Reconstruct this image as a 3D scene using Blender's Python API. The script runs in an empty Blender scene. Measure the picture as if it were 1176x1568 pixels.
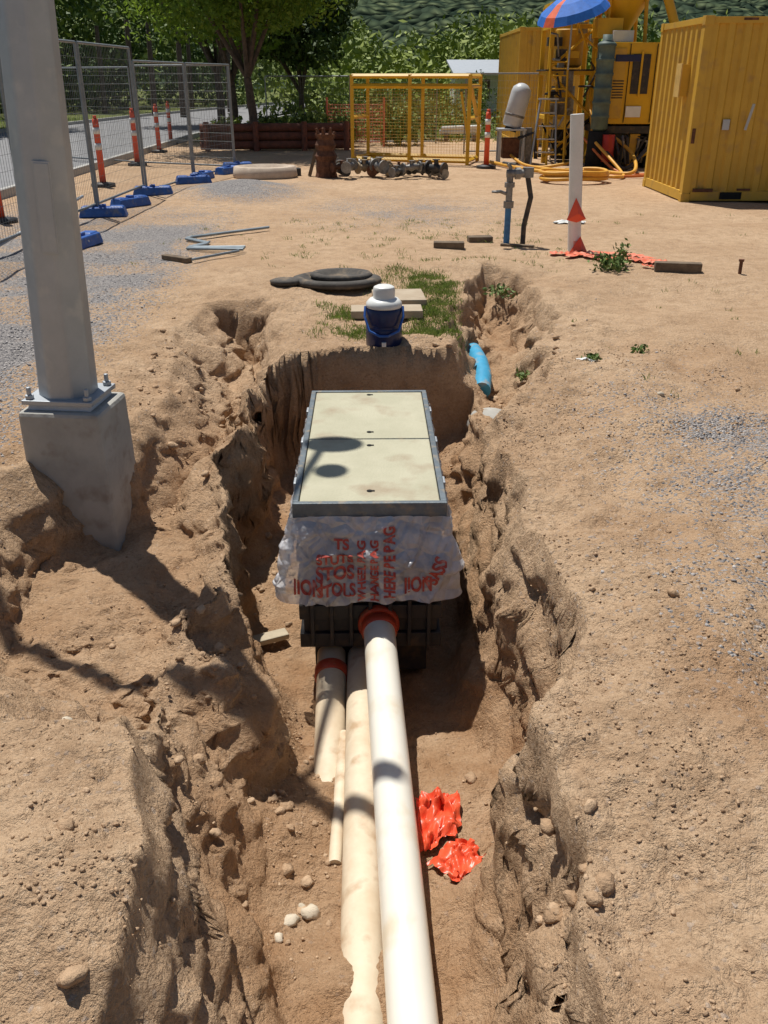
import bpy, math, random
import numpy as np
from mathutils import Vector, Matrix, Euler
random.seed(7); rng=np.random.default_rng(7)
R=math.radians
scene=bpy.context.scene
# ------------------------------------------------------------------ noise
def _h(ix,iy,seed):
    n=(ix.astype(np.int64)*374761393+iy.astype(np.int64)*668265263+seed*1442695041)&0xffffffff
    n=((n^(n>>13))*1274126177)&0xffffffff
    n=n^(n>>16)
    return (n&0xffffff)/float(0xffffff)
def vn(x,y,seed=0):
    ix=np.floor(x);iy=np.floor(y);fx=x-ix;fy=y-iy
    fx=fx*fx*fx*(fx*(fx*6-15)+10);fy=fy*fy*fy*(fy*(fy*6-15)+10)
    a=_h(ix,iy,seed);b=_h(ix+1,iy,seed);c=_h(ix,iy+1,seed);d=_h(ix+1,iy+1,seed)
    return ((a*(1-fx)+b*fx)*(1-fy)+(c*(1-fx)+d*fx)*fy)*2-1
def fbm(x,y,o=4,seed=0,g=.5):
    s=0;a=1;t=0
    for i in range(o):
        c,sn=math.cos(i*1.1),math.sin(i*1.1)
        s=s+a*vn((x*c-y*sn)*2**i+i*17.3,(x*sn+y*c)*2**i-i*9.1,seed+i);t+=a;a*=g
    return s/t*1.5
def ss(a,b,x):
    t=np.clip((x-a)/(b-a),0,1);return t*t*(3-2*t)
def clods(X,Y,sc,seed,prob):
    x=X*sc;y=Y*sc;ix=np.floor(x);iy=np.floor(y);out=np.zeros_like(x)
    wob=.25*vn(x*2.3,y*2.3,seed+9)
    for dx in(-1,0,1):
        for dy in(-1,0,1):
            cx=ix+dx;cy=iy+dy
            p=_h(cx,cy,seed);r=.15+.5*_h(cx,cy,seed+1)**1.5
            qx=cx+_h(cx,cy,seed+2);qy=cy+_h(cx,cy,seed+3)
            asp=.6+.8*_h(cx,cy,seed+4)
            d2=(((x-qx+wob)*asp)**2+((y-qy-wob)/asp)**2)/(r*r)
            hh=np.clip(1-d2,0,1)**.5*r*.7*(p<prob)
            out=np.maximum(out,hh)
    return out/sc
def sd(px,py,poly):
    d=np.full(px.shape,1e9);ins=np.zeros(px.shape,bool);n=len(poly)
    for i in range(n):
        ax,ay=poly[i];bx,by=poly[(i+1)%n];ex,ey=bx-ax,by-ay
        t=np.clip(((px-ax)*ex+(py-ay)*ey)/(ex*ex+ey*ey),0,1)
        d=np.minimum(d,(px-ax-t*ex)**2+(py-ay-t*ey)**2)
        if ay!=by:
            c=((ay>py)!=(by>py))&(px<ex*(py-ay)/(by-ay)+ax);ins^=c
    d=np.sqrt(d);return np.where(ins,-d,d)
# ------------------------------------------------------------------ terrain
PA=[(.44,.2),(.46,1.1),(.50,1.55),(.47,2.0),(.58,2.25),(.68,2.65),(.64,3.0),(.60,3.3),(.62,3.97),(.70,4.8),(.66,5.95),
    (-.80,5.95),(-.82,4.9),(-.86,4.27),(-.82,3.4),(-.80,3.15),(-.84,2.6),(-.80,2.1),(-.60,1.65),(-.47,1.2),(-.40,.2)]
PB=[(-1.45,7.2),(-1.0,7.45),(-.7,5.9),(-.6,4),(-.35,2.5),(-.45,2.05),(-.85,1.95),(-1.3,2.15),(-1.9,2.7),(-2.0,3.7),(-1.5,4.3),(-1.38,4.75),(-1.42,5.4),(-1.5,6.2)]
PC=[(.4,5.6),(.62,7.1),(.66,7.6),(.95,8.5),(1.2,8.4),(1.35,7.2),(1.15,6.0),(.88,4.97),(.6,4.1)]
PD=[(-1.38,7.2),(-1.0,7.3),(-.86,6.1),(-.74,5.7),(-.75,4.8),(-1.0,4.9),(-1.12,6)]
def terrain(X,Y):
    w1=fbm(X*2.1,Y*2.1,2,11);w2=fbm(X*2.1,Y*2.1,2,23)
    w3=fbm(X*6,Y*6,2,31);w4=fbm(X*6,Y*6,2,37)
    q=1-.85*ss(5.2,5.7,Y)*ss(6.4,6.2,Y)*ss(-.6,-.4,X)*ss(.8,.6,X)
    wx=q*(.065*w1+.022*w3);wy=q*(.065*w2+.022*w4)
    px=X+wx;py=Y+wy
    dA=sd(px,py,PA);dB=sd(X+wx*1.6,Y+wy*1.6,PB);dC=sd(X+wx*1.9,Y+wy*1.9,PC);dD=sd(X+wx*1.9,Y+wy*1.9,PD)
    fl=-(.775+.11*ss(2.6,3.1,Y)-.26*ss(4.6,5.6,Y)*ss(.1,.5,X))
    fl=fl+.035*fbm(X*1.7,Y*1.7,2,5)*ss(-.1,-.35,X)+.10*ss(-.3,-.6,X)*ss(2.9,2.3,Y)+.06*np.exp(-(((X+.30)/.1)**2+((Y-2.45)/.25)**2))
    midl=ss(1.9,2.2,Y)*ss(3.35,3.1,Y)
    cfl=.42-.22*midl+.25*ss(3.3,3.5,Y);wl=.36+.05*midl-.14*ss(3.3,3.5,Y)
    cfr=.50-.17*ss(2.9,3.3,Y);wr=.26+.05*ss(2.9,3.3,Y)
    cf=np.where(X<0,cfl,cfr);wA=np.where(X<0,wl,wr)
    bk=ss(5.3,5.6,Y);cf=cf*(1-bk)+.97*bk
    cf=np.clip(cf+.20*w1*(1-bk),0.02,1);wA=wA*(1+.15*w2)
    cw=.13*(1-bk)+.07*bk
    cl=np.clip(-dA/cw,0,1)**.85
    hA=fl*(cf*cl+(1-cf)*ss(-.02,1,-dA/wA))
    hB=-.42*(.08*np.clip(-dB/.06,0,1)+.92*ss(0,.50,-dB));hC=-.42*(.45*np.clip(-dC/.1,0,1)+.55*ss(0,.34,-dC));hD=-.58*(.3*np.clip(-dD/.08,0,1)+.7*ss(0,.28,-dD))
    hole=np.minimum(np.minimum(hA,hB),np.minimum(hC,hD))
    near=ss(12,6,Y)*ss(-6,-2,Y)*ss(5.5,3,np.abs(X))
    dist=np.exp(-np.maximum(np.minimum(np.minimum(dA,dB),np.minimum(dC,dD)),0)**2/.35)
    base=near*(.055*fbm(X*.8,Y*.8,3,3)+.03*fbm(X*2.9,Y*2.9,3,4)*(.45+.55*dist))+.012*fbm(X*1.5,Y*1.5,3,8)*ss(20,12,Y)*ss(8,5,np.abs(X))
    base=base+.13*np.exp(-(((X+.95)/.40)**2+((Y-1.25)/.5)**2))+.10*np.exp(-(((X-1.15)/.5)**2+((Y-1.5)/.55)**2))+.06*np.exp(-(((X-1.1)/.35)**2+((Y-2.9)/.6)**2))
    base=base+.07*np.exp(-(((X+1.5)/.5)**2+((Y-2.2)/.3)**2))+.18*np.exp(-(((X+2.35)/.75)**2+((Y-15.2)/.9)**2))+.10*np.exp(-(((X-.95)/.4)**2+((Y-8.7)/.35)**2))
    rough=near*np.clip(dist+.22,0,1)
    slope=ss(.03,.12,-hole)*ss(.74,.55,-hole)
    top=ss(.10,.02,-hole)
    det=rough*(.012*fbm(X*8,Y*8,4,41,.6)+.009*np.abs(fbm(X*17,Y*17,3,43)))
    patch=ss(-.1,.8,fbm(X*1.5,Y*1.5,2,77))
    lumps=rough*ss(9.5,7,Y)*(clods(X,Y,6,50,.16)*.5*slope+clods(X,Y,12,60,.08+.30*slope)*.7*(.2+.8*patch)+clods(X,Y,24,65,.18+.2*slope)*.7*(.15+.85*patch)+clods(X,Y,46,70,.25)*.7*(.25+.75*patch))
    foot=near*ss(7.5,5,Y)*top*(.038*np.minimum(.1,fbm(X*3.6,Y*3.0,2,79))+.018*(1-np.abs(fbm(X*5.5,Y*5.5,3,83)))*(.4+.6*dist))
    h=hole+base+det+lumps+foot-.025*ss(5,6,np.abs(X))
    return h,hole,dist
def H(x,y):
    a=terrain(np.array([float(x)]),np.array([float(y)]))[0];return float(a[0])
def axis(segs,start):
    o=[start]
    for end,st in segs:
        n=max(1,int(round((end-o[-1])/st)));a=o[-1]
        for i in range(1,n+1):o.append(a+(end-a)*i/n)
    return np.array(o)
xs=axis([(-60,60),(-12,3),(-5,.25),(-2,.06),(-1.0,.016),(1.0,.0075),(2,.016),(5,.055),(12,.25),(60,3),(700,60)],-700.)
ys=axis([(-6,6),(.8,.08),(3.3,.008),(6,.013),(9,.024),(14,.06),(26,.16),(60,1.2),(1200,40)],-80.)
GX,GY=np.meshgrid(xs,ys)
shp=GX.shape
fx=GX.ravel();fy=GY.ravel()
h,hole,dist=terrain(fx,fy)
dm=ss(.02,.20,-hole)*ss(9,8,fy)*(1-.7*ss(5.5,5.8,fy)*ss(6.4,6.2,fy)*ss(-.6,-.4,fx)*ss(.8,.6,fx))*(1-.6*ss(.66,.74,-hole))
ox=.038*fbm(fx*3+h*8,fy*3-h*8,2,91)+.026*fbm(fx*8-h*13,fy*8+h*14,3,95)
oy=.038*fbm(fx*3-h*8,fy*3+h*8,2,92)+.026*fbm(fx*8+h*14,fy*8-h*13,3,96)
oz=.020*fbm(fx*9-h*9,fy*9-h*9,3,97)
V=np.stack([fx+ox*dm,fy+oy*dm,h+oz*dm*ss(.75,.6,-hole)],1)
def mesh_np(name,V,F,mats=(),smooth=False,midx=None,attrs=None):
    me=bpy.data.meshes.new(name)
    k=F.shape[1]
    me.vertices.add(len(V));me.vertices.foreach_set('co',V.astype(np.float32).ravel())
    me.loops.add(F.size);me.loops.foreach_set('vertex_index',F.astype(np.int32).ravel())
    me.polygons.add(len(F));me.polygons.foreach_set('loop_start',np.arange(0,F.size,k,dtype=np.int32))
    me.polygons.foreach_set('loop_total',np.full(len(F),k,dtype=np.int32))
    if smooth: me.polygons.foreach_set('use_smooth',np.ones(len(F),bool))
    for a,vals in (attrs or {}).items():
        at=me.attributes.new(a,'FLOAT','POINT');at.data.foreach_set('value',vals.astype(np.float32))
    me.update(calc_edges=True);me.validate()
    for m in mats: me.materials.append(m)
    o=bpy.data.objects.new(name,me);scene.collection.objects.link(o);return o
# ------------------------------------------------------------------ materials
def newmat(name):
    m=bpy.data.materials.new(name);m.use_nodes=True
    nt=m.node_tree;b=nt.nodes['Principled BSDF'];return m,nt,b
def pm(name,c1,c2=None,rough=.6,metal=0,scale=8,bump=.0,detail=4,c3=None,s3=40,spec=.4,bscale=None):
    m,nt,b=newmat(name);N=nt.nodes;L=nt.links
    tc=N.new('ShaderNodeTexCoord')
    n=N.new('ShaderNodeTexNoise');n.inputs['Scale'].default_value=scale;n.inputs['Detail'].default_value=detail;n.inputs['Roughness'].default_value=.65
    L.new(tc.outputs['Object'],n.inputs['Vector'])
    c2=c2 or tuple(x*.75 for x in c1)
    r=N.new('ShaderNodeValToRGB');r.color_ramp.elements[0].position=.35;r.color_ramp.elements[1].position=.65
    r.color_ramp.elements[0].color=(*c2,1);r.color_ramp.elements[1].color=(*c1,1)
    L.new(n.outputs['Fac'],r.inputs['Fac']);out=r.outputs['Color']
    if c3:
        n3=N.new('ShaderNodeTexNoise');n3.inputs['Scale'].default_value=s3;n3.inputs['Detail'].default_value=4
        L.new(tc.outputs['Object'],n3.inputs['Vector'])
        r3=N.new('ShaderNodeValToRGB');r3.color_ramp.elements[0].position=.54;r3.color_ramp.elements[1].position=.72
        L.new(n3.outputs['Fac'],r3.inputs['Fac'])
        mx=N.new('ShaderNodeMix');mx.data_type='RGBA';L.new(r3.outputs['Color'],mx.inputs[0]);L.new(out,mx.inputs[6]);mx.inputs[7].default_value=(*c3,1);out=mx.outputs[2]
    L.new(out,b.inputs['Base Color']);b.inputs['Roughness'].default_value=rough;b.inputs['Metallic'].default_value=metal
    b.inputs['Specular IOR Level'].default_value=spec
    if bump:
        n2=N.new('ShaderNodeTexNoise');n2.inputs['Scale'].default_value=bscale or scale*6;n2.inputs['Detail'].default_value=4
        L.new(tc.outputs['Object'],n2.inputs['Vector'])
        bp=N.new('ShaderNodeBump');bp.inputs['Strength'].default_value=bump;bp.inputs['Distance'].default_value=.01
        L.new(n2.outputs['Fac'],bp.inputs['Height']);L.new(bp.outputs['Normal'],b.inputs['Normal'])
    return m
def mixc(nt,fac,a,b,mode='MIX'):
    mx=nt.nodes.new('ShaderNodeMix');mx.data_type='RGBA';mx.blend_type=mode
    for s,v in((0,fac),(6,a),(7,b)):
        if isinstance(v,tuple): mx.inputs[s].default_value=(*v,1)
        elif isinstance(v,(int,float)): mx.inputs[s].default_value=v
        else: nt.links.new(v,mx.inputs[s])
    return mx.outputs[2]
def noise(nt,vec,sc,det=4,ro=.6):
    n=nt.nodes.new('ShaderNodeTexNoise');n.inputs['Scale'].default_value=sc;n.inputs['Detail'].default_value=det;n.inputs['Roughness'].default_value=ro
    nt.links.new(vec,n.inputs['Vector']);return n.outputs['Fac']
def rampf(nt,f,a,b):
    r=nt.nodes.new('ShaderNodeMapRange');r.inputs[1].default_value=a;r.inputs[2].default_value=b
    nt.links.new(f,r.inputs[0]);return r.outputs[0]
def mth(nt,op,a,b):
    m=nt.nodes.new('ShaderNodeMath');m.operation=op
    for i,v in enumerate((a,b)):
        if isinstance(v,(int,float)): m.inputs[i].default_value=v
        else: nt.links.new(v,m.inputs[i])
    return m.outputs[0]
def attr(nt,n):
    a=nt.nodes.new('ShaderNodeAttribute');a.attribute_name=n;return a.outputs['Fac']
m_ground,nt,b=newmat('sandy_earth')
tc=nt.nodes.new('ShaderNodeTexCoord').outputs['Object']
damp=attr(nt,'damp');grav=attr(nt,'gravel');grs=attr(nt,'grass')
c=mixc(nt,rampf(nt,noise(nt,tc,1.1,4),.38,.62),(.63,.445,.285),(.54,.365,.225))
c=mixc(nt,rampf(nt,noise(nt,tc,8,5,.7),.44,.76),c,(.40,.26,.155))
fine=noise(nt,tc,70,3,.75)
c=mixc(nt,rampf(nt,fine,.52,.74),c,(.32,.205,.125))
c=mixc(nt,rampf(nt,fine,.42,.25),c,(.68,.52,.37))
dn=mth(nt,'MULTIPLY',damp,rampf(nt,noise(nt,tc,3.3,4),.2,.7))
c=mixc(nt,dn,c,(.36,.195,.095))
vo=nt.nodes.new('ShaderNodeTexVoronoi');vo.inputs['Scale'].default_value=85;nt.links.new(tc,vo.inputs['Vector'])
sep=nt.nodes.new('ShaderNodeSeparateColor');nt.links.new(vo.outputs['Color'],sep.inputs[0])
gc=mixc(nt,sep.outputs[0],(.21,.20,.205),(.56,.52,.49))
gm=rampf(nt,mth(nt,'ADD',mth(nt,'MULTIPLY',grav,1.2),mth(nt,'MULTIPLY',sep.outputs[1],-.9)),-.02,.12)
c=mixc(nt,gm,c,gc)
gr=mixc(nt,noise(nt,tc,9,4,.7),(.07,.11,.03),(.20,.20,.07))
c=mixc(nt,rampf(nt,mth(nt,'ADD',grs,mth(nt,'MULTIPLY',noise(nt,tc,2,4),.6)),.7,1.0),c,gr)
nt.links.new(c,b.inputs['Base Color']);b.inputs['Roughness'].default_value=.95;b.inputs['Specular IOR Level'].default_value=.1
hsum=mth(nt,'ADD',noise(nt,tc,26,6,.72),mth(nt,'MULTIPLY',fine,.5))
gv=mth(nt,'MULTIPLY',mth(nt,'SUBTRACT',.6,vo.outputs['Distance']),mth(nt,'MULTIPLY',gm,.8))
hsum=mth(nt,'ADD',hsum,gv)
bp=nt.nodes.new('ShaderNodeBump');bp.inputs['Strength'].default_value=1;bp.inputs['Distance'].default_value=.03
nt.links.new(hsum,bp.inputs['Height']);nt.links.new(bp.outputs['Normal'],b.inputs['Normal'])

def gravmask(x,y):
    g=ss(-1.6,-2.5,x)*ss(2.8,4.6,y)*ss(15,9,y)*.95
    g=np.maximum(g,.66*np.exp(-(((x-1.75)/.55)**2+((y-4.0)/.9)**2)))
    g=np.maximum(g,.36*np.exp(-(((x-1.3)/.4)**2+((y-2.8)/.6)**2)))
    g=np.maximum(g,1.1*np.exp(-(((x+2.35)/.9)**2+((y-15.2)/1.2)**2)))
    g=np.maximum(g,.45*np.exp(-(((x-.2)/1.2)**2+((y-13)/1.5)**2)))
    g=g*(.45+.7*ss(-.5,.6,fbm(x*1.6,y*1.6,3,201)))+.025
    return np.clip(g,0,1)
def grassmask(x,y):
    a=ss(27,31,y)*ss(8,30,y)
    a=np.maximum(a,ss(-13.5,-14.5,x));a=np.maximum(a,ss(14,22,x))
    return a
gmask=gravmask(fx,fy)*(1-.8*ss(.1,.4,-hole))
isl=.9*ss(.3,.1,np.abs(fx-.05)-.45)*ss(6.0,6.3,fy)*ss(8.4,7.9,fy)
gs=np.maximum(grassmask(fx,fy),np.clip(isl,0,1)*.45*ss(-.1,.6,fbm(fx*3,fy*3,3,301)))
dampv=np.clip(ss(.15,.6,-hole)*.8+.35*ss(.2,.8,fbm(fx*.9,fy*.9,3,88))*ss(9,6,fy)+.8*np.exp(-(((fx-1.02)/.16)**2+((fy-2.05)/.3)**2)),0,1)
ny,nx=shp
idx=np.arange(ny*nx).reshape(ny,nx)
F=np.stack([idx[:-1,:-1],idx[:-1,1:],idx[1:,1:],idx[1:,:-1]],-1).reshape(-1,4)
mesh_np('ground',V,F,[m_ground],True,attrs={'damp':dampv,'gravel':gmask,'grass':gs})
# ------------------------------------------------------------------ mesh builder
class MB:
    def __init__(s): s.v=[];s.f=[];s.m=[];s.s=[];s.mats=[]
    def mi(s,mat):
        if mat not in s.mats:s.mats.append(mat)
        return s.mats.index(mat)
    def add(s,vs,fs,mat,smooth=False,M=None):
        o=len(s.v);k=s.mi(mat)
        for v in vs: s.v.append(tuple(M@Vector(v)) if M is not None else tuple(v))
        for f in fs: s.f.append([i+o for i in f]);s.m.append(k);s.s.append(smooth)
    def box(s,c,d,mat,rz=0,rx=0,ry=0,taper=1.0,M=None):
        x,y,z=d[0]/2,d[1]/2,d[2]/2;t=taper
        vs=[(-x,-y,-z),(x,-y,-z),(x,y,-z),(-x,y,-z),(-x*t,-y*t,z),(x*t,-y*t,z),(x*t,y*t,z),(-x*t,y*t,z)]
        fs=[(0,3,2,1),(4,5,6,7),(0,1,5,4),(1,2,6,5),(2,3,7,6),(3,0,4,7)]
        T=Matrix.Translation(c)@Euler((rx,ry,rz)).to_matrix().to_4x4()
        if M is not None:T=M@T
        s.add(vs,fs,mat,False,T)
    def tube(s,pts,r,mat,n=10,cap=True,smooth=True,M=None,phase=0):
        pts=[Vector(p) for p in pts];rs=r if isinstance(r,(list,tuple)) else [r]*len(pts)
        vs=[];prev=None
        for i,p in enumerate(pts):
            a=pts[max(0,i-1)];b_=pts[min(len(pts)-1,i+1)];d=(b_-a).normalized()
            if prev is None:
                u=d.orthogonal().normalized()
                if abs(d.z)>.9: u=Vector((1,0,0));u=(u-d*u.dot(d)).normalized()
            else: u=(prev-d*prev.dot(d)).normalized()
            prev=u;w=d.cross(u)
            for k in range(n):
                an=2*math.pi*k/n+phase
                vs.append(p+(u*math.cos(an)+w*math.sin(an))*rs[i])
        fs=[]
        for i in range(len(pts)-1):
            for k in range(n):
                k2=(k+1)%n;fs.append((i*n+k,i*n+k2,(i+1)*n+k2,(i+1)*n+k))
        s.add(vs,fs,mat,smooth,M)
        if cap:
            e=len(pts)-1
            s.add(vs[:n],[tuple(reversed(range(n)))],mat,False,M);s.add(vs[e*n:],[tuple(range(n))],mat,False,M)
    def lathe(s,prof,o,mat,n=24,M=None,smooth=True,sx=1,sy=1):
        vs=[];
        for r,z in prof:
            for k in range(n):
                a=2*math.pi*k/n;vs.append((o[0]+r*sx*math.cos(a),o[1]+r*sy*math.sin(a),o[2]+z))
        fs=[(i*n+k,i*n+(k+1)%n,(i+1)*n+(k+1)%n,(i+1)*n+k) for i in range(len(prof)-1) for k in range(n)]
        fs.append(tuple(reversed(range(n))));fs.append(tuple(range((len(prof)-1)*n,len(prof)*n)))
        s.add(vs,fs,mat,smooth,M)
    def obj(s,name,bevel=0,parent=None,loc=None):
        me=bpy.data.meshes.new(name);me.from_pydata(s.v,[],s.f)
        for m in s.mats:me.materials.append(m)
        me.polygons.foreach_set('material_index',s.m);me.polygons.foreach_set('use_smooth',s.s);me.update()
        o=bpy.data.objects.new(name,me);scene.collection.objects.link(o)
        if bevel:
            md=o.modifiers.new('b','BEVEL');md.width=bevel;md.segments=2;md.limit_method='ANGLE';md.angle_limit=R(40)
        if parent:o.parent=parent
        return o
def empty(name,loc=(0,0,0)):
    e=bpy.data.objects.new(name,None);scene.collection.objects.link(e);e.location=(0,0,0);return e
# ------------------------------------------------------------------ rocks
import bmesh
def ico():
    o=[]
    for k in(1,2):
        bm=bmesh.new();bmesh.ops.create_icosphere(bm,subdivisions=k,radius=1);o+=[np.array([x.co[:] for x in bm.verts]),np.array([[y.index for y in x.verts] for x in bm.faces])];bm.free()
    return o
I1v,I1f,I2v,I2f=ico()
def scatter(name,pos,size,mat,bv,bf,flat=.65,jit=.25,smooth=False):
    n=len(pos);k=len(bv)
    q=rng.normal(size=(n,4));q/=np.linalg.norm(q,axis=1)[:,None]
    w,x,y,z=q.T
    Rm=np.stack([1-2*(y*y+z*z),2*(x*y-z*w),2*(x*z+y*w),2*(x*y+z*w),1-2*(x*x+z*z),2*(y*z-x*w),2*(x*z-y*w),2*(y*z+x*w),1-2*(x*x+y*y)],1).reshape(n,3,3)
    sc=size[:,None]*rng.uniform(.55,1.2,(n,3))
    vv=bv[None]*(1+rng.uniform(-jit,jit,(n,k,1)))*sc[:,None,:]
    vv=np.einsum('nij,nkj->nki',Rm,vv);vv[:,:,2]*=flat
    vv+=pos[:,None,:]
    ff=(bf[None]+(np.arange(n)*k)[:,None,None]).reshape(-1,3)
    t=np.repeat(rng.random(n),k)
    return mesh_np(name,vv.reshape(-1,3),ff,[mat],smooth,attrs={'tint':t})
def tintmat(name,ca,cb,rough=.9,bump=0,scale=40,trans=0):
    m,nt,b=newmat(name)
    t=attr(nt,'tint');tc=nt.nodes.new('ShaderNodeTexCoord').outputs['Object']
    c=mixc(nt,t,ca,cb)
    if bump or trans==0 and scale>10: c=mixc(nt,mth(nt,'MULTIPLY',rampf(nt,noise(nt,tc,scale,3),.4,.7),.5),c,tuple(x*.6 for x in ca))
    nt.links.new(c,b.inputs['Base Color']);b.inputs['Roughness'].default_value=rough;b.inputs['Specular IOR Level'].default_value=.2
    if bump:
        bp=nt.nodes.new('ShaderNodeBump');bp.inputs['Strength'].default_value=bump;bp.inputs['Distance'].default_value=.01
        nt.links.new(noise(nt,tc,scale*1.5,4,.7),bp.inputs['Height']);nt.links.new(bp.outputs['Normal'],b.inputs['Normal'])
    if trans:
        tr=nt.nodes.new('ShaderNodeBsdfTranslucent');nt.links.new(mixc(nt,.5,c,(.25,.4,.03)),tr.inputs['Color'])
        mx=nt.nodes.new('ShaderNodeMixShader');mx.inputs[0].default_value=trans
        nt.links.new(b.outputs[0],mx.inputs[1]);nt.links.new(tr.outputs[0],mx.inputs[2])
        nt.links.new(mx.outputs[0],nt.nodes['Material Output'].inputs[0])
    return m
m_clod=tintmat('earth_clod',(.42,.275,.165),(.60,.425,.275),.95,.9,45)
m_grav=tintmat('gravel_stone',(.19,.18,.185),(.56,.52,.49),.8,0,5)
def place(n,x0,x1,y0,y1,pw):
    px=rng.uniform(x0,x1,n);py=y0+(y1-y0)*rng.random(n)**pw
    hh,ho,di=terrain(px,py)
    ok=~((px>-.5)&(px<.4)&(py>3.2)&(py<4.95))&~((px>-.16)&(px<.22)&(py<3.5)&(ho<-.4))&~((px>-1.78)&(px<-1.2)&(py>3.8)&(py<4.35))
    return px,py,hh,ho,di,ok
px,py,hh,ho,di,ok=place(9000,-1.9,2.3,1.0,6.8,1.2)
keep=ok&(rng.random(len(px))<(.015+.7*((ho<-.08)|(di>.93))*ss(0,.6,fbm(px*2,py*2,2,400))))
px,py,hh=px[keep],py[keep],hh[keep]
sz=.005+.026*rng.random(len(px))**5
scatter('dirt_clods',np.stack([px,py,hh+sz*.1],1),sz,m_clod,I2v,I2f,.7,.28)
px,py,hh,ho,di,ok=place(50000,-1.9,2.3,.95,6,1.5)
keep=ok&(rng.random(len(px))<(.1+.9*ss(-.1,.7,fbm(px*3,py*3,3,410))));px,py,hh=px[keep],py[keep],hh[keep]
sz=.0016+.006*rng.random(len(px))**3
scatter('dirt_crumbs',np.stack([px,py,hh+sz*.3],1),sz,m_clod,I1v,I1f,.8,.3)
n=60000
px=rng.uniform(-5,3.2,n);py=rng.uniform(1.3,9.5,n);g=gravmask(px,py);keep=rng.random(n)<g*g*.8*(.4+.6*(py<7))
px,py=px[keep],py[keep];hh,ho,_=terrain(px,py);k2=(ho>-.12);px,py,hh=px[k2],py[k2],hh[k2]
sz=rng.uniform(.0045,.011,len(px))
scatter('gravel',np.stack([px,py,hh+sz*.25],1),sz,m_grav,I1v,I1f,.7,.25)
# ------------------------------------------------------------------ common mats
m_conc=pm('concrete',(.43,.42,.385),(.35,.34,.31),.9,0,6,.35,c3=(.29,.26,.22),s3=9)
m_lid=pm('lid_concrete',(.49,.465,.34),(.42,.40,.285),.85,0,3.5,.35,c3=(.36,.29,.20),s3=4.5,bscale=90)
m_galv=pm('galvanised_steel',(.43,.46,.49),(.37,.40,.43),.5,.45,5,.05,c3=(.47,.49,.50),s3=12)
m_rim=pm('rim_grey',(.16,.19,.21),(.11,.13,.145),.55,.2,12,.2,c3=(.3,.25,.18),s3=18)
m_black=pm('black_plastic',(.022,.024,.03),(.04,.036,.034),.55,0,10,.1,c3=(.10,.07,.045),s3=12)
m_dark=pm('dark_void',(.015,.015,.015),(.008,.008,.008),.9)
m_pvc=pm('white_pvc',(.82,.80,.72),(.79,.76,.66),.30,0,2.5,.03,c3=(.72,.63,.48),s3=6,spec=.5)
m_pvcd=pm('dusty_pvc',(.72,.63,.48),(.62,.50,.35),.6,0,5,.15,c3=(.48,.34,.21),s3=10)
m_orange=pm('orange_plastic',(.55,.075,.03),(.42,.055,.025),.45,0,9,.15,c3=(.42,.2,.1),s3=16)
m_yel=pm('yellow_paint',(.60,.36,.045),(.54,.32,.04),.5,0,3,.04,c3=(.45,.27,.06),s3=5)
m_yel2=pm('bright_yellow_paint',(.72,.42,.02),(.62,.35,.02),.45,0,3,.03)
m_blue=pm('blue_plastic',(.03,.12,.42),(.02,.08,.30),.45,0,9,.05,c3=(.15,.18,.26),s3=12)
m_navy=pm('navy_plastic',(.012,.025,.10),(.01,.02,.075),.3,0,9)
m_white=pm('white_plastic',(.75,.76,.74),(.68,.69,.66),.4,0,9)
m_lblue=pm('light_blue_plastic',(.06,.38,.62),(.05,.30,.5),.45,0,9,.1,c3=(.4,.33,.24),s3=9)
m_brass=pm('dull_metal',(.30,.29,.27),(.17,.16,.15),.5,.5,14,.2)
m_rust=pm('rust',(.17,.075,.04),(.08,.035,.02),.9,0,12,.6)
m_wood=pm('weathered_timber',(.20,.15,.10),(.11,.08,.055),.9,0,9,.5)
m_log=pm('treated_log',(.24,.085,.05),(.14,.055,.035),.85,0,9,.4)
m_glas=pm('dark_glass',(.02,.025,.03),(.03,.03,.03),.15)
# ------------------------------------------------------------------ cable pit
pit=empty('cable_pit')
A=math.atan2(.026,1.5)
PM=Matrix.Translation((-.073,4.10,0))@Matrix.Rotation(A,4,'Z')
W=.326;Lh=.75
b_=MB()
for (cx,cy,sx,sy) in((0,-Lh+.013,2*W,.026),(0,Lh-.013,2*W,.026),(-W+.013,0,.026,2*Lh-.052),(W-.013,0,.026,2*Lh-.052)):
    b_.box((cx,cy,.015),(sx,sy,.07),m_rim,M=PM)
b_.box((0,0,.02),(2*W-.054,.010,.045),m_rim,M=PM)
for sx in(-1,1):
    for yy in(-.45,.05,.5): b_.box((sx*(W+.008),yy,.0),(.014,.07,.05),m_galv,M=PM)
b_.obj('frame',.004,pit)
b_=MB()
for sy in(-1,1):
    b_.box((0,sy*(Lh-.024)/2,.022),(2*W-.058,Lh-.024-.012,.048),m_lid,M=PM)
b_.obj('lids',.005,pit)
b_=MB()
for yy in(-Lh+.13,-.09,.09,Lh-.075):
    b_.lathe([(.013,0),(.013,.0015)],(.0,yy,.0465),m_dark,12,PM);b_.box((.012,yy,.0475),(.02,.012,.002),m_dark,M=PM)
b_.obj('key_holes',0,pit)
b_=MB()
for i in range(9):
    z=-.05-i*.074;o=.0 if i%2 else .018
    b_.box((0,0,z),(2*W-.05+o*2,2*Lh-.05+o*2,.0738),m_black,M=PM)
for sx in np.linspace(-.26,.26,7): b_.box((sx,-Lh-.002,-.52),(.018,.03,.28),m_black,M=PM)
b_.box((0,.04,-.78),(2*W-.13,2*Lh-.12,.19),m_black,M=PM)
b_.obj('body',.004,pit)
m_bag,nt,b=newmat('printed_plastic_bag')
b.inputs['Roughness'].default_value=.22
tc=nt.nodes.new('ShaderNodeTexCoord').outputs['Object']
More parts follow.
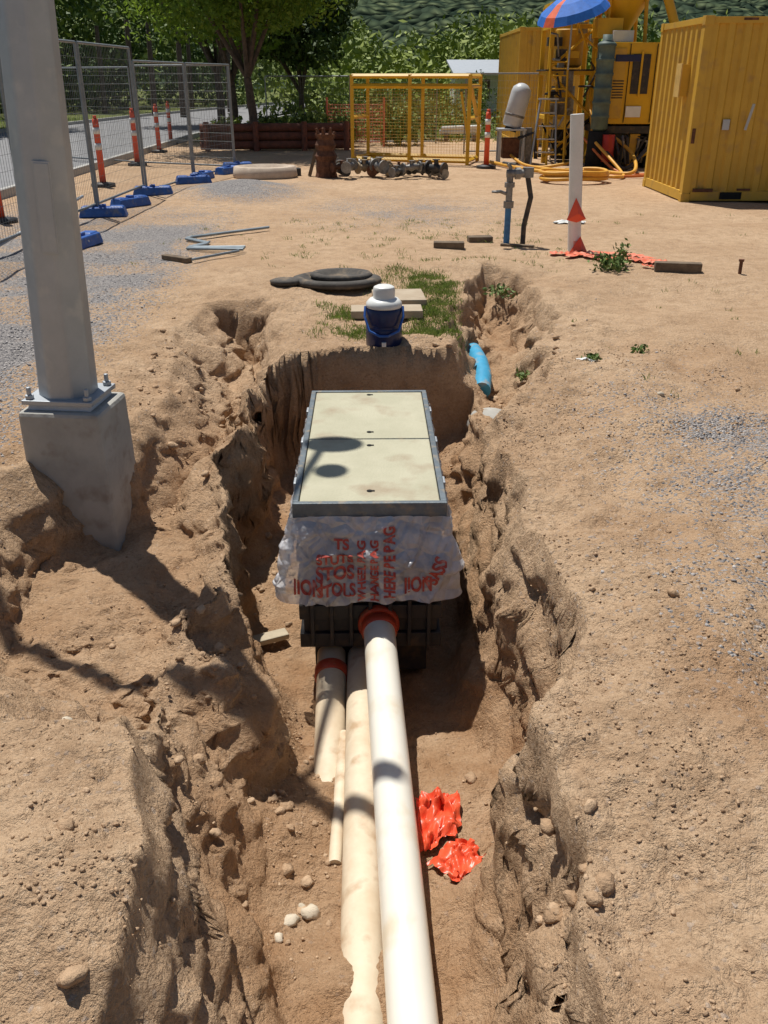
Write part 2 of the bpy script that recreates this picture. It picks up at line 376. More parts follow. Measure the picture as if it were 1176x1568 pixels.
nt.links.new(mixc(nt,rampf(nt,noise(nt,tc,5),.52,.85),(.84,.84,.87),(.62,.54,.44)),b.inputs['Base Color'])
tr=nt.nodes.new('ShaderNodeBsdfTranslucent');tr.inputs[0].default_value=(.8,.8,.82,1)
tp=nt.nodes.new('ShaderNodeBsdfTransparent')
m1=nt.nodes.new('ShaderNodeMixShader');m1.inputs[0].default_value=.25;nt.links.new(b.outputs[0],m1.inputs[1]);nt.links.new(tr.outputs[0],m1.inputs[2])
m2=nt.nodes.new('ShaderNodeMixShader')
rr_=rampf(nt,noise(nt,tc,7,3,.6),.35,.65)
mp=nt.nodes.new('ShaderNodeMath');mp.operation='MULTIPLY_ADD';nt.links.new(rr_,mp.inputs[0]);mp.inputs[1].default_value=.32;mp.inputs[2].default_value=.12
nt.links.new(mp.outputs[0],m2.inputs[0])
nt.links.new(m1.outputs[0],m2.inputs[1]);nt.links.new(tp.outputs[0],m2.inputs[2])
nt.links.new(m2.outputs[0],nt.nodes['Material Output'].inputs[0])
vr=nt.nodes.new('ShaderNodeTexVoronoi');vr.feature='DISTANCE_TO_EDGE';vr.inputs['Scale'].default_value=13;nt.links.new(tc,vr.inputs['Vector'])
bp=nt.nodes.new('ShaderNodeBump');bp.inputs['Strength'].default_value=.8;bp.inputs['Distance'].default_value=.04
nt.links.new(mth(nt,'ADD',noise(nt,tc,11,3,.6),mth(nt,'MULTIPLY',rampf(nt,vr.outputs['Distance'],0,.25),.35)),bp.inputs['Height']);nt.links.new(bp.outputs['Normal'],b.inputs['Normal'])
def boff(s,z,front):
    k=max(0,(.0-z)/.38)
    amp=.5+.6*k
    o=.006+(.095 if front else .05)*k**.8
    o+=amp*(.009*math.sin(17*s+6*z)+.006*math.sin(39*s-17*z+1)+.003*math.sin(80*s+25*z)+.006*math.sin(27*z+7*s))
    t=abs(math.sin(12*s+18*z+2*math.sin(5*s)));o-=.008*amp*(1-t)**3*2
    t=abs(math.sin(21*s-26*z+3*math.sin(8*s+4*z)));o+=.007*amp*(1-t)**4*2
    o+=.016*math.exp(-((z+.20+.04*math.sin(7*s))/.035)**2)*front
    return max(.004,o)
per=[]
NF=120
for i in range(NF):per.append((-W+2*W*i/NF,-Lh,0,-1,1))
for i in range(8):a=-math.pi/2+(math.pi/2)*i/8;per.append((W,-Lh,math.cos(a),math.sin(a),1-i/8))
for i in range(120):per.append((W,-Lh+2*Lh*i/120,1,0,0))
for i in range(8):a=(math.pi/2)*i/8;per.append((W,Lh,math.cos(a),math.sin(a),0))
for i in range(60):per.append((W-2*W*i/60,Lh,0,1,0))
for i in range(8):a=math.pi/2+(math.pi/2)*i/8;per.append((-W,Lh,math.cos(a),math.sin(a),0))
for i in range(120):per.append((-W,Lh-2*Lh*i/120,-1,0,0))
for i in range(8):a=math.pi+(math.pi/2)*i/8;per.append((-W,-Lh,math.cos(a),math.sin(a),i/8))
rows=50;vs=[]
for j in range(rows+1):
    for i,(x,y,nx_,ny_,fr) in enumerate(per):
        s=x+y*1.37
        hem=.37+.008*math.sin(s*9)+.005*math.sin(s*31) - (.14 if (ny_>.5) else 0)
        z=-.008-hem*j/rows
        o=boff(s,z,fr);vs.append((x+nx_*o,y+ny_*o,z))
npn=len(per)
fs=[(j*npn+i,j*npn+(i+1)%npn,(j+1)*npn+(i+1)%npn,(j+1)*npn+i) for j in range(rows) for i in range(npn)]
b_=MB();b_.add(vs,fs,m_bag,True,PM);b_.obj('plastic_bag',0,pit)
m_red=pm('red_print',(.46,.06,.04),(.40,.07,.05),.5,0,20,c3=(.6,.25,.2),s3=30)
def textmesh(body,size,cx,cz,rot,tall=1.0):
    cu=bpy.data.curves.new('t','FONT');cu.body=body;cu.size=size;cu.align_x='CENTER';cu.align_y='CENTER';cu.offset=size*.035
    o=bpy.data.objects.new('t',cu);scene.collection.objects.link(o)
    bpy.context.view_layer.update()
    me=bpy.data.meshes.new_from_object(o.evaluated_get(bpy.context.evaluated_depsgraph_get()))
    bpy.data.objects.remove(o)
    bm=bmesh.new();bm.from_mesh(me)
    for _ in range(3):
        es=[e for e in bm.edges if e.calc_length()>.012]
        if es: bmesh.ops.subdivide_edges(bm,edges=es,cuts=1,use_grid_fill=True)
    bmesh.ops.triangulate(bm,faces=bm.faces)
    cr,sr=math.cos(rot),math.sin(rot);vs=[]
    bm.verts.index_update()
    for v in bm.verts:
        x,y=v.co.x,v.co.y*tall
        X=cx+x*cr-y*sr;Z=cz+x*sr+y*cr
        X=max(-W,min(W,X))
        vs.append((X,-Lh-boff(X+(-Lh)*1.37,Z,1)-.004,Z))
    fs=[[v.index for v in f.verts] for f in bm.faces];bm.free()
    return vs,fs
b_=MB()
for body,size,cx,cz,rot,tl in(('IION',.062,-.265,-.305,0,1.5),('TS',.06,-.12,-.12,0,1),('STUTS',.055,-.15,-.185,0,1.2),('STOS',.07,-.15,-.25,0,1.1),('STOLS',.058,-.145,-.32,0,1.2),
                           ('WHEEL BAG',.048,-.035,-.235,R(90),1),('HANGE BAG',.048,.02,-.235,R(90),1),('HERE BE BAG',.052,.085,-.20,R(90),1.3),('IION',.058,.205,-.30,0,1.5),('SASS',.06,.285,-.24,R(65),1.3)):
    v_,f_=textmesh(body,size,cx,cz,rot,tl);b_.add(v_,f_,m_red,False,PM)
b_.obj('bag_print',0,pit)
# ------------------------------------------------------------------ conduits
def pipe(name,pts,r,mat,collar=None):
    b_=MB();b_.tube(pts,r,mat,32)
    if collar:
        p=Vector(pts[0]);d=(Vector(pts[1])-p).normalized()
        for k,(s0,s1,rr) in enumerate(collar): b_.tube([p+d*s0,p+d*(s0+.006),p+d*(s1-.006),p+d*s1],[rr*.93,rr,rr,rr*.93],m_orange,28)
    return b_.obj(name)
def bez(a,b,n=20):
    a=Vector(a);b=Vector(b);return [a.lerp(b,i/n) for i in range(n+1)]
pipe('white_conduit',bez((-.028,3.42,-.545),(.135,.55,-.70)),.070,m_pvc,[(.09,.14,.080),(.05,.09,.093)])
pipe('white_conduit',bez((-.10,3.42,-.775),(-.045,.9,-.775)),.070,m_pvcd)
pipe('white_conduit',bez((-.245,3.42,-.765),(-.20,2.3,-.905)),.066,m_pvcd,[(.10,.16,.076)])
pipe('thin_conduit',bez((-.165,2.9,-.80),(-.17,2.22,-.80)),.024,m_pvcd)
def crumple(name,cx,cy,z,sx,sy,hgt,mat,seed,n=34,zrot=0,fr=1.7):
    g=np.linspace(-1,1,n);U,Vv=np.meshgrid(g,g);u=U.ravel();v=Vv.ravel()
    x=u*sx;y=v*sy
    X=x+.35*sx*fbm(u*1.3+seed,v*1.3,3,seed+9);Y=y+.35*sy*fbm(u*1.3+seed,v*1.3,3,seed+19)
    c,s_=math.cos(zrot),math.sin(zrot);X,Y=cx+X*c-Y*s_,cy+X*s_+Y*c
    gz=terrain(X,Y)[0] if z is None else np.full_like(X,z)
    f1=np.abs(fbm(u*fr+seed,v*fr,3,seed,.55));f2=1-np.abs(fbm(u*fr*1.4,v*fr*1.4-seed,2,seed+3))*1.6
    Z=gz+.010+hgt*(.7*f1+.45*np.clip(f2,0,1))*(.45+.55*np.clip(1-(u*u+v*v)*.6,0,1))
    ii=np.arange(n*n).reshape(n,n);F=np.stack([ii[:-1,:-1],ii[:-1,1:],ii[1:,1:],ii[1:,:-1]],-1).reshape(-1,4)
    return mesh_np(name,np.stack([X,Y,Z],1),F,[mat],False)
m_obag=pm('orange_bag_plastic',(.80,.11,.045),(.70,.085,.035),.35,0,8,.1)
crumple('orange_bag',.185,2.38,None,.075,.12,.075,m_obag,3)
crumple('orange_bag',.255,2.17,None,.075,.065,.045,m_obag,8,zrot=.5)
# ------------------------------------------------------------------ light pole + footing
pole=empty('light_pole')
b_=MB()
FM=Matrix.Translation((-1.50,4.07,0))@Matrix.Rotation(R(-6),4,'Z')
b_.box((0,0,-.16),(.42,.38,.82),m_conc,taper=.94,M=FM)
b_.obj('concrete_footing',.02,pole)
b_=MB();m_grout=pm('grout',(.62,.66,.72),(.50,.53,.58),.8,0,9,.2)
b_.box((-.01,0,.262),(.31,.27,.026),m_grout,M=FM,taper=.94)
b_.box((-.01,0,.288),(.34,.30,.022),m_galv,M=FM)
for sx in(-1,1):
    for sy in(-1,1):
        b_.lathe([(.022,0),(.022,.02)],(-.01+sx*.14,sy*.12,.299),m_galv,6,FM,False);b_.lathe([(.011,0),(.011,.055)],(-.01+sx*.14,sy*.12,.30),m_galv,8,FM)
b_.obj('base_plate',.003,pole)
b_=MB()
p0=Vector((-1.515,4.08,.29));p1=Vector((-1.36,4.08,3.6))
b_.tube([p0,p0+(p1-p0)*.08,p1],[.138,.134,.095],m_galv,8,True,False,phase=R(22.5))
b_.obj('pole_shaft',.012,pole)
b_=MB()
q=p0+(p1-p0)*.26
for k,(w_,hh_,yy) in enumerate(((.075,.38,-.1255),(.062,.365,-.1285))):
    b_.box((q.x+.035,q.y+yy,q.z),(w_,.006,hh_),m_galv,ry=R(2.7))
b_.obj('access_door',.002,pole)
b_=MB()
tp_=p1
b_.tube([tp_+Vector((.45,-.25,-.02)),tp_+Vector((0,0,.02)),tp_+Vector((-.6,.05,.06)),tp_+Vector((-1.1,.35,.16)),tp_+Vector((-1.5,.9,.3))],.04,m_galv,10)  # unseen arm, added to cast the shadow band over the left bank
b_.tube([tp_+Vector((0,0,-.04)),tp_+Vector((.10,.6,.1)),tp_+Vector((.20,1.25,.14))],.022,m_galv,10)
b_.lathe([(.02,-.05),(.09,-.04),(.105,0),(.06,.06),(.02,.08)],(tp_.x+.25,tp_.y+1.25,tp_.z+.13),m_galv,20,sx=1.4)  # unseen heads on a thin arm, added to drop shadow blobs on the lid
b_.lathe([(.02,-.04),(.06,-.03),(.08,0),(.04,.05),(.02,.06)],(tp_.x+.25,tp_.y+.93,tp_.z+.15),m_galv,20)
b_.obj('shadow_arms',0,pole)
# ------------------------------------------------------------------ water jug
jug=MB()
jo=(0.0,6.08,H(0,6.08)-.01)
jug.lathe([(.118,0),(.125,.01),(.125,.13),(.119,.135),(.119,.155),(.127,.16),(.127,.25),(.12,.27)],jo,m_navy,36)
jug.lathe([(.121,.27),(.124,.275),(.122,.30),(.10,.325),(.075,.33),(.074,.335),(.076,.385),(.07,.405),(.05,.415)],jo,m_white,36)
jug.tube([(jo[0]-.128,jo[1]-.02,jo[2]+.275),(jo[0]-.132,jo[1]-.07,jo[2]+.22),(jo[0]-.10,jo[1]-.12,jo[2]+.13),(jo[0]-.03,jo[1]-.145,jo[2]+.10),(jo[0]+.03,jo[1]-.145,jo[2]+.10),(jo[0]+.10,jo[1]-.12,jo[2]+.13),(jo[0]+.132,jo[1]-.07,jo[2]+.22),(jo[0]+.128,jo[1]-.02,jo[2]+.275)],.009,m_blue,10)
jug.box((jo[0],jo[1]-.128,jo[2]+.04),(.03,.03,.03),m_white)
jug.obj('water_jug',.002)
def slab(name,x,y,s,mat,rz,dz=0,rx=0):
    b_=MB();b_.box((x,y,H(x,y)+s[2]/2-.006+dz),s,mat,rz=rz,rx=rx);return b_.obj(name,.006)
m_tanp=pm('tan_paver',(.46,.38,.28),(.38,.30,.21),.9,0,5,.3)
slab('concrete_paver',.02,6.85,(.55,.22,.06),m_tanp,R(2),.01)
slab('concrete_paver',.12,7.35,(.42,.42,.05),m_tanp,R(4),.02)
m_rub=pm('dusty_rubber',(.09,.08,.07),(.05,.045,.04),.8,0,8,.3,c3=(.2,.15,.1),s3=9)
b_=MB();zc=H(-.4,7.95)+.02
b_.lathe([(.28,0),(.30,.02),(.29,.05),(.25,.065),(.22,.055),(.20,.035),(.03,.03)],(-.42,7.98,zc),m_rub,40,sx=1.35,sy=1.0)
b_.lathe([(.20,.04),(.21,.06),(.19,.085),(.15,.08),(.13,.05)],(-.38,8.05,zc),m_rub,36,sx=1.35)
b_.lathe([(.10,0),(.11,.03),(.08,.045),(.03,.04)],(-.86,7.86,H(-.86,7.86)+.01),m_rub,24,sx=1.3)
b_.obj('rubber_cover')
slab('timber_offcut',.70,9.85,(.33,.12,.07),m_wood,R(-3));slab('timber_offcut',1.08,10.3,(.27,.14,.07),m_wood,R(5));slab('timber_offcut',2.74,8.42,(.42,.10,.09),m_wood,R(-10))
slab('timber_offcut',-2.08,9.1,(.36,.08,.05),m_wood,R(-35));slab('timber_offcut',1.45,9.95,(.36,.06,.03),m_wood,R(-20))
slab('timber_offcut',-.58,3.75,(.19,.07,.03),pm('pale_wood',(.5,.42,.3),None,.8),R(25),.04)
slab('timber_offcut',-.66,3.62,(.1,.05,.03),m_wood,R(-30),.03)
b_=MB();b_.tube([(3.3,8.35,H(3.3,8.35)-.05),(3.3,8.36,.15)],.017,m_rust,8);b_.tube([(3.3,8.36,.13),(3.3,8.36,.15)],.026,m_rust,8);b_.obj('steel_peg')
b_=MB();zz=.035
m_bar=pm('grey_conduit_bar',(.28,.33,.36),(.2,.24,.27),.5,.3,9)
for o in(0,.05,.1):
    pts=[(-1.39,11.1+o*.5,zz),(-2.18,10.35+o,zz),(-2.22,10.25+o,zz),(-1.92,9.95+o,zz),(-1.93,9.88+o,zz),(-2.08,9.62+o,zz),(-2.0,9.55+o,zz+.01),(-1.46,9.45+o*1.6,zz+.02)]
    if o==.1: pts=pts[3:]
    b_.tube(pts,.014,m_bar,8)
b_.tube([(-1.9,8.96,.04),(-1.5,9.4,.05)],.014,m_bar,8)
b_.obj('bent_steel_bars')
b_=MB();b_.tube([(.70,6.08,-.36),(.73,6.3,-.32),(.73,6.6,-.30),(.71,6.9,-.30)],.065,m_lblue,16);b_.obj('blue_pipe')
crumple('blue_plastic_scrap',.73,5.1,None,.06,.04,.03,m_lblue,5)
b_=MB();b_.lathe([(.02,-.08),(.12,-.06),(.16,0),(.13,.07),(.05,.10),(.01,.105)],(.72,5.65,-.46),m_conc,16,sx=1,sy=1.2);b_.obj('buried_stone')
# ------------------------------------------------------------------ marker post
b_=MB();bx,by=2.02,9.64
b_.tube([(bx,by,-.1),(bx-.10,by,1.33)],.068,m_white,20)
b_.tube([(bx-.003,by,.0),(bx-.012,by,.12)],.0695,pm('pink_stain',(.75,.35,.28),None,.6),20,cap=False)
b_.add([(bx-.13,by-.075,.33),(bx-.03,by-.10,.31),(bx+.07,by-.08,.34),(bx-.05,by-.074,.55),(bx-.02,by-.12,.40)],[(0,1,4),(1,2,4),(0,4,3),(4,2,3)],m_obag)
b_.add([(bx-.08,by-.09,.0),(bx+.12,by-.08,.0),(bx+.03,by-.075,.17),(bx+.04,by-.14,.04)],[(0,1,3),(0,3,2),(3,1,2)],m_obag)
b_.obj('marker_post')
m_net=pm('orange_mesh_plastic',(.78,.14,.06),(.75,.3,.2),.5,0,18,.1)
def strip(name,pts,w,mat):
    b_=MB();n=len(pts);vs=[];
    P=[Vector((x,y,0)) for x,y in pts];Q=[]
    for i in range(n-1):
        for k in range(8):Q.append(P[i].lerp(P[i+1],k/8))
    Q.append(P[-1])
    for i,p in enumerate(Q):
        d=(Q[min(i+1,len(Q)-1)]-Q[max(i-1,0)]).normalized();nn=Vector((-d.y,d.x,0));ww=w*(.5+.5*abs(math.sin(i*.9)))
        for s in(-1,1):
            x,y=p.x+nn.x*ww*s*.5,p.y+nn.y*ww*s*.5;vs.append((x,y,H(x,y)+.01+.025*abs(math.sin(i*1.7+s))))
    b_.add(vs,[(2*i,2*i+1,2*i+3,2*i+2) for i in range(len(Q)-1)],mat);return b_.obj(name)
strip('orange_barrier_tape',[(1.72,9.45),(1.95,9.4),(2.1,9.2),(2.35,9.0),(2.55,8.8),(2.75,8.75)],.18,m_net)
strip('orange_barrier_tape',[(1.85,9.2),(2.15,9.45),(2.5,9.3),(2.65,8.9)],.12,m_net)
strip('orange_barrier_tape',[(2.45,8.6),(2.6,8.5),(2.8,8.45)],.07,m_net)
# ------------------------------------------------------------------ standpipe
b_=MB();sx,sy=1.345,10.05
b_.tube([(sx,sy,-.05),(sx,sy,.40)],.034,pm('blue_painted_pipe',(.05,.20,.42),(.04,.14,.30),.5,0,20),14)
b_.tube([(sx,sy,.39),(sx,sy,.46)],.055,m_brass,6,smooth=False);b_.tube([(sx,sy,.46),(sx,sy,.74)],.036,m_brass,12)
b_.tube([(sx-.02,sy,.53),(sx-.10,sy-.02,.56),(sx-.14,sy-.05,.56)],.018,m_brass,8);b_.lathe([(.045,0),(.045,.02)],(sx-.15,sy-.05,.55),m_brass,10)
b_.tube([(sx,sy,.60),(sx,sy,.65)],.055,m_brass,8,smooth=False)
b_.tube([(sx-.04,sy,.74),(sx+.24,sy,.74)],.042,m_brass,12);b_.tube([(sx+.05,sy,.74),(sx+.11,sy,.74)],.06,m_brass,8,smooth=False)
b_.tube([(sx+.19,sy,.70),(sx+.19,sy,.80)],.06,m_brass,10)
b_.tube([(sx,sy,.74),(sx,sy,.80),(sx-.03,sy-.01,.84)],.02,m_brass,8);b_.tube([(sx-.09,sy,.85),(sx+.05,sy,.83)],.012,m_brass,8)
b_.tube([(sx+.19,sy,.70),(sx+.235,sy,.5),(sx+.18,sy,.2),(sx+.18,sy,-.05)],.028,m_black,12)
b_.obj('water_standpipe')
# ------------------------------------------------------------------ fence
m_wire=pm('fence_wire',(.27,.29,.30),(.20,.22,.23),.5,.5,9)
def panel(p0,p1,zb=.08,zt=2.05):
    b_=MB();p0=Vector((*p0,0));p1=Vector((*p1,0));d=p1-p0;L=d.length;d.normalize()
    a=p0+d*.04;c=p1-d*.04
    up=Vector((0,0,1))
    for p in(a,c): b_.tube([p+up*zb*.3,p+up*zt],.019,m_wire,8)
    for z in(zb+.05,zt): b_.tube([a+up*z,c+up*z],.017,m_wire,8)
    n=int(L/.065)
    for i in range(1,n):
        p=a.lerp(c,i/n);b_.tube([p+up*(zb+.05),p+up*zt],.0022,m_wire,3,cap=False)
    m=int((zt-zb)/.15)
    for j in range(1,m):
        z=zb+.05+(zt-zb-.05)*j/m;b_.tube([a+up*z,c+up*z],.0022,m_wire,3,cap=False)
    return b_.obj('temporary_fence_panel')
def foot(x,y,rz):
    b_=MB();z=H(x,y)
    b_.box((x,y,z+.06),(.62,.23,.12),m_blue,rz=rz,taper=.88)
    M=Matrix.Translation((x,y,z))@Matrix.Rotation(rz,4,'Z')
    for k in(-.18,.18): b_.box((k,0,.125),(.2,.17,.02),m_blue,M=M,taper=.8)
    b_.box((0,0,.13),(.08,.1,.05),m_blue,M=M)
    return b_.obj('fence_foot_block',.015)
FL=[(-4.25,2.9),(-4.12,5.3),(-4.0,7.7),(-3.9,10.05),(-3.82,12.4),(-3.75,14.7)]
for i in range(len(FL)-1):panel(FL[i],FL[i+1],.1,2.05)
FL2=[(-3.75,14.75),(-3.45,17.1),(-3.0,19.2)]
for i in range(2):panel(FL2[i],FL2[i+1],.0,1.88)
panel((-3.0,19.2),(-5.2,20.2),0,1.88);panel((-5.2,20.2),(-7.2,21.5),0,1.85)
for (x,y),r_ in zip([(-4.0,7.7),(-3.3,9.95),(-3.72,12.3),(-3.62,13.3),(-3.6,14.6),(-3.3,16.3),(-3.3,17.1),(-3.0,18.2),(-2.95,19.1)],[5,80,8,60,10,20,75,65,20]):foot(x,y,R(r_))
b_=MB()
b_.tube([(-3.86,10.3,.35),(-3.2,9.9,.06)],.018,m_galv,8);b_.tube([(-3.84,11.9,.3),(-3.95,9.2,.1)],.018,m_galv,8);b_.obj('fence_brace')
panel((1.9,23.2),(4.2,23.6),0,1.75)
panel((-.9,27),(1.5,27),0,1.7);panel((-3.3,27),(-.9,27),0,1.7)
m_bol=pm('orange_bollard',(.75,.10,.035),(.62,.08,.03),.5,0,8)
def bollard(x,y,h_=1.05):
    b_=MB();z=H(x,y)
    b_.lathe([(.2,0),(.2,.05),(.08,.07)],(x,y,z),m_black,20);b_.lathe([(.055,.06),(.05,h_-.08),(.045,h_)],(x,y,z),m_bol,16)
    for k in(.55,.78): b_.lathe([(.058,k*h_),(.058,k*h_+.10)],(x,y,z),m_white,16)
    b_.lathe([(.02,h_),(.035,h_+.02),(.03,h_+.05)],(x,y,z),m_bol,10)
    return b_.obj('traffic_bollard')
for x,y in((-4.85,11.7),(-4.75,15.9),(-5.2,20.0),(-5.6,23.8),(-4.75,9.6),(2.08,19.3),(3.55,22.3),(-6.0,27)):bollard(x,y)
# ------------------------------------------------------------------ road
m_asph=pm('asphalt',(.24,.24,.245),(.20,.20,.205),.9,0,2,.3,bscale=60)
m_kerb=pm('kerb_concrete',(.46,.45,.42),(.38,.37,.35),.9,0,2)
b_=MB()
v=[];yy=[-40,0,10,20,30,45,60,80,110,160,240]
def rx(y): return 0 if y<30 else (y-30)**1.4*.03
for i,y in enumerate(yy):
    v+=[(-13+rx(y),y,.0),(-6.0+rx(y)*1.0,y,.0)]
b_.add(v,[(2*i,2*i+1,2*i+3,2*i+2) for i in range(len(yy)-1)],m_asph);b_.obj('road')
for s,x0 in((1,-5.92),(-1,-13.08)):
    b_=MB()
    for i in range(len(yy)-1):
        a=Vector((x0+rx(yy[i]),yy[i],0));c=Vector((x0+rx(yy[i+1]),yy[i+1],0))
        b_.add([a+Vector((-.08,0,-.05)),a+Vector((.08,0,-.05)),a+Vector((.07,0,.11)),a+Vector((-.05,0,.11)),c+Vector((-.08,0,-.05)),c+Vector((.08,0,-.05)),c+Vector((.07,0,.11)),c+Vector((-.05,0,.11))],[(0,4,7,3),(3,7,6,2),(2,6,5,1)],m_kerb)
    b_.obj('kerb')
# ------------------------------------------------------------------ yellow cage
b_=MB()
c0=Vector((-.68,20.7,0));c1=Vector((1.75,20.0,0));dd=(c1-c0);Lc=dd.length;dd.normalize();nn=Vector((-dd.y,dd.x,0))*1.15;up=Vector((0,0,1))
T_=1.72
def bar(a,b,w=.035): b_.tube([a,b],w*1.3,m_yel2,4,True,False,phase=R(45))
for o in(Vector((0,0,0)),nn):
    for k in(0,.5,1): p=c0+dd*Lc*k+o;bar(p,p+up*T_,.04)
    for z in(.08,T_-.03,T_-.22): bar(c0+o+up*z,c1+o+up*z,.035)
for k in(0,1):
    p=c0+dd*Lc*k
    for z in(.08,T_-.03,T_-.22,.9): bar(p+up*z,p+nn+up*z,.03)
bar(c0+dd*Lc*.93+up*1.4,c1+up*.5,.025);bar(c1+nn*.1+up*1.5,c1+nn*.9+up*.8,.03)
for o in(Vector((0,0,0)),nn):
    for i in range(1,40):
        p=c0+dd*Lc*i/40+o;b_.tube([p+up*.1,p+up*(T_-.2)],.0022,m_yel,3,cap=False)
    for j in range(1,24):
        z=.1+(T_-.3)*j/24;b_.tube([c0+o+up*z,c1+o+up*z],.0022,m_yel,3,cap=False)
b_.obj('yellow_steel_cage')
# ------------------------------------------------------------------ containers
def container(name,x0,y0,z0,lx,ly,hz,mat,extras=None,rz=0):
    b_=MB();M=Matrix.Translation((x0,y0,z0))@Matrix.Rotation(rz,4,'Z');f=.11
    def corr(a,b,nrm,n):
        a=Vector(a);b=Vector(b);nrm=Vector(nrm);vs=[]
        d=(b-a)
        prof=[];k=n
        for i in range(k):
            for t,o in((0,0),(.35,0),(.5,1),(.85,1)):prof.append(((i+t)/k,o))
        prof.append((1,0))
        for t,o in prof:
            p=a+d*t-nrm*(.015+.036*o);vs+=[(p.x,p.y,.12),(p.x,p.y,hz-.08)]
        b_.add(vs,[(2*i,2*i+2,2*i+3,2*i+1) for i in range(len(prof)-1)],mat,False,M)
    corr((f,0,0),(lx-f,0,0),(0,-1,0),int(lx/.24));corr((f,ly,0),(lx-f,ly,0),(0,1,0),int(lx/.24))
    corr((0,f,0),(0,ly-f,0),(-1,0,0),int(ly/.24));corr((lx,f,0),(lx,ly-f,0),(1,0,0),int(ly/.24))
    for x in(f/2,lx-f/2):
        for y in(f/2,ly-f/2):
            b_.box((x,y,hz/2),(f,f,hz-.02),mat,M=M)
            for z in(.055,hz-.055): b_.box((x,y,z),(f+.02,f+.02,.115),mat,M=M)
    for y in(.04,ly-.04):
        b_.box((lx/2,y,.08),(lx-2*f-.03,.08,.13),mat,M=M);b_.box((lx/2,y,hz-.05),(lx-2*f-.03,.08,.08),mat,M=M)
    for x in(.04,lx-.04):
        b_.box((x,ly/2,.08),(.08,ly-2*f-.03,.13),mat,M=M);b_.box((x,ly/2,hz-.05),(.08,ly-2*f-.03,.08),mat,M=M)
    b_.box((lx/2,ly/2,hz-.03),(lx-.17,ly-.17,.03),mat,M=M);b_.box((lx/2,ly/2,.10),(lx-.17,ly-.17,.03),m_dark,M=M)
    for k in(.12,.6): b_.box((k*lx,-.004,.085),(.32,.02,.10),m_dark,M=M)
    if extras: extras(b_,M)
    return b_.obj(name,.006)
def ex(b_,M):
    b_.box((-.045,.55,1.62),(.12,.22,.42),m_yel,M=M);b_.box((-.11,.55,1.62),(.02,.24,.44),pm('cream_panel',(.66,.44,.14),None,.6),M=M)
    b_.box((.5,.012,1.05),(.10,.004,.14),m_galv,M=M);b_.box((.82,.012,1.15),(.04,.004,.35),m_galv,M=M,ry=.2)
    for (x,z,w_,h_) in((.3,.16,.3,.05),(.62,2.38,.2,.03),(.05,.9,.05,.2),(.9,.17,.2,.03)): b_.box((x,-.003,z),(w_,.008,h_),m_rust,M=M)
container('yellow_shipping_container',4.41,13.85,.0,6.0,2.15,2.42,m_yel,ex)
container('yellow_site_container',3.55,26.2,.0,1.8,4.5,2.85,m_yel,None)
# ------------------------------------------------------------------ grout plant
plant=empty('grout_mixing_plant')
b_=MB()
b_.box((5.2,20.0,1.55),(1.7,1.3,1.45),m_yel2)
b_.box((5.2,20.0,.72),(1.8,1.4,.14),m_black)
b_.box((4.56,19.34,1.55),(.3,.03,1.25),m_yel);b_.box((5.02,19.34,1.72),(.34,.03,.7),m_black);b_.box((5.02,19.32,1.72),(.04,.03,.8),m_yel2)
for k in range(7): b_.box((4.60,19.325,1.3+k*.05),(.22,.03,.02),m_black)
b_.box((4.75,19.32,2.0),(.5,.015,.12),m_navy);b_.box((4.95,19.32,1.05),(.3,.02,.2),m_white)
b_.box((5.55,19.33,1.55),(.35,.03,1.0),m_yel)
for k in(4.37,4.78,5.3): b_.box((k,19.335,1.55),(.015,.02,1.4),m_dark)
b_.obj('control_cabin',.012,plant)
b_=MB()
for x in np.arange(4.4,6.1,.33): b_.box((x,19.8,.33),(.2,.9,.62),random.choice([m_dark,m_black,m_rust,m_yel]))
for i in range(20):
    x=4.0+random.random()*1.8;y=19.0+random.random()*.8
    b_.tube([(x,y,.1),(x+random.uniform(-.3,.3),y-.1,.3+random.random()*.3),(x+random.uniform(-.5,.5),y+.1,.6)],.03,random.choice([m_black,m_rust,m_yel2,m_brass]),8)
b_.lathe([(.12,0),(.12,.5)],(4.45,19.0,.15),pm('red_paint',(.4,.03,.02),None,.5),16)
b_.obj('pump_skid',.01,plant)
b_=MB()
X0,X1,Y0,Y1=3.45,4.35,20.6,21.7
for x in(X0,X1):
    for y in(Y0,Y1): b_.box((x,y,1.5),(.09,.09,3.0),m_yel2)
for z in(.9,1.75,2.6,3.0):
    for y in(Y0,Y1): b_.box(((X0+X1)/2,y,z),(X1-X0-.09,.07,.08),m_yel2)
    for x in(X0,X1): b_.box((x,(Y0+Y1)/2,z),(.07,Y1-Y0-.09,.08),m_yel2)
b_.box(((X0+X1)/2,(Y0+Y1)/2,1.80),(1.1,1.25,.03),m_black)
for x in(X0-.02,X0+.34):
    b_.tube([(x,Y0-.55,0),(x,Y0-.1,2.2)],.025,m_yel2,8)
for k in range(8): b_.tube([(X0-.02,Y0-.5+.05*k,.2+k*.25),(X0+.34,Y0-.5+.05*k,.2+k*.25)],.016,m_yel2,6)
for (a,c) in(((X0,Y0-.06,.1),(X1,Y0-.06,.9)),((X0,Y0-.06,1.75),(X1,Y0-.06,.95)),((X0,Y0-.06,1.85),(X1,Y0-.06,2.6))): b_.tube([a,c],.03,m_yel2,6)
b_.lathe([(.22,0),(.3,.05),(.3,.7),(.2,.8)],(3.9,21.1,1.85),m_yel,24);b_.lathe([(.25,0),(.25,.6)],(3.85,21.1,.9),m_brass,24)
b_.lathe([(.3,0),(.34,.1),(.34,.6)],(4.0,21.1,.05),m_dark,20)
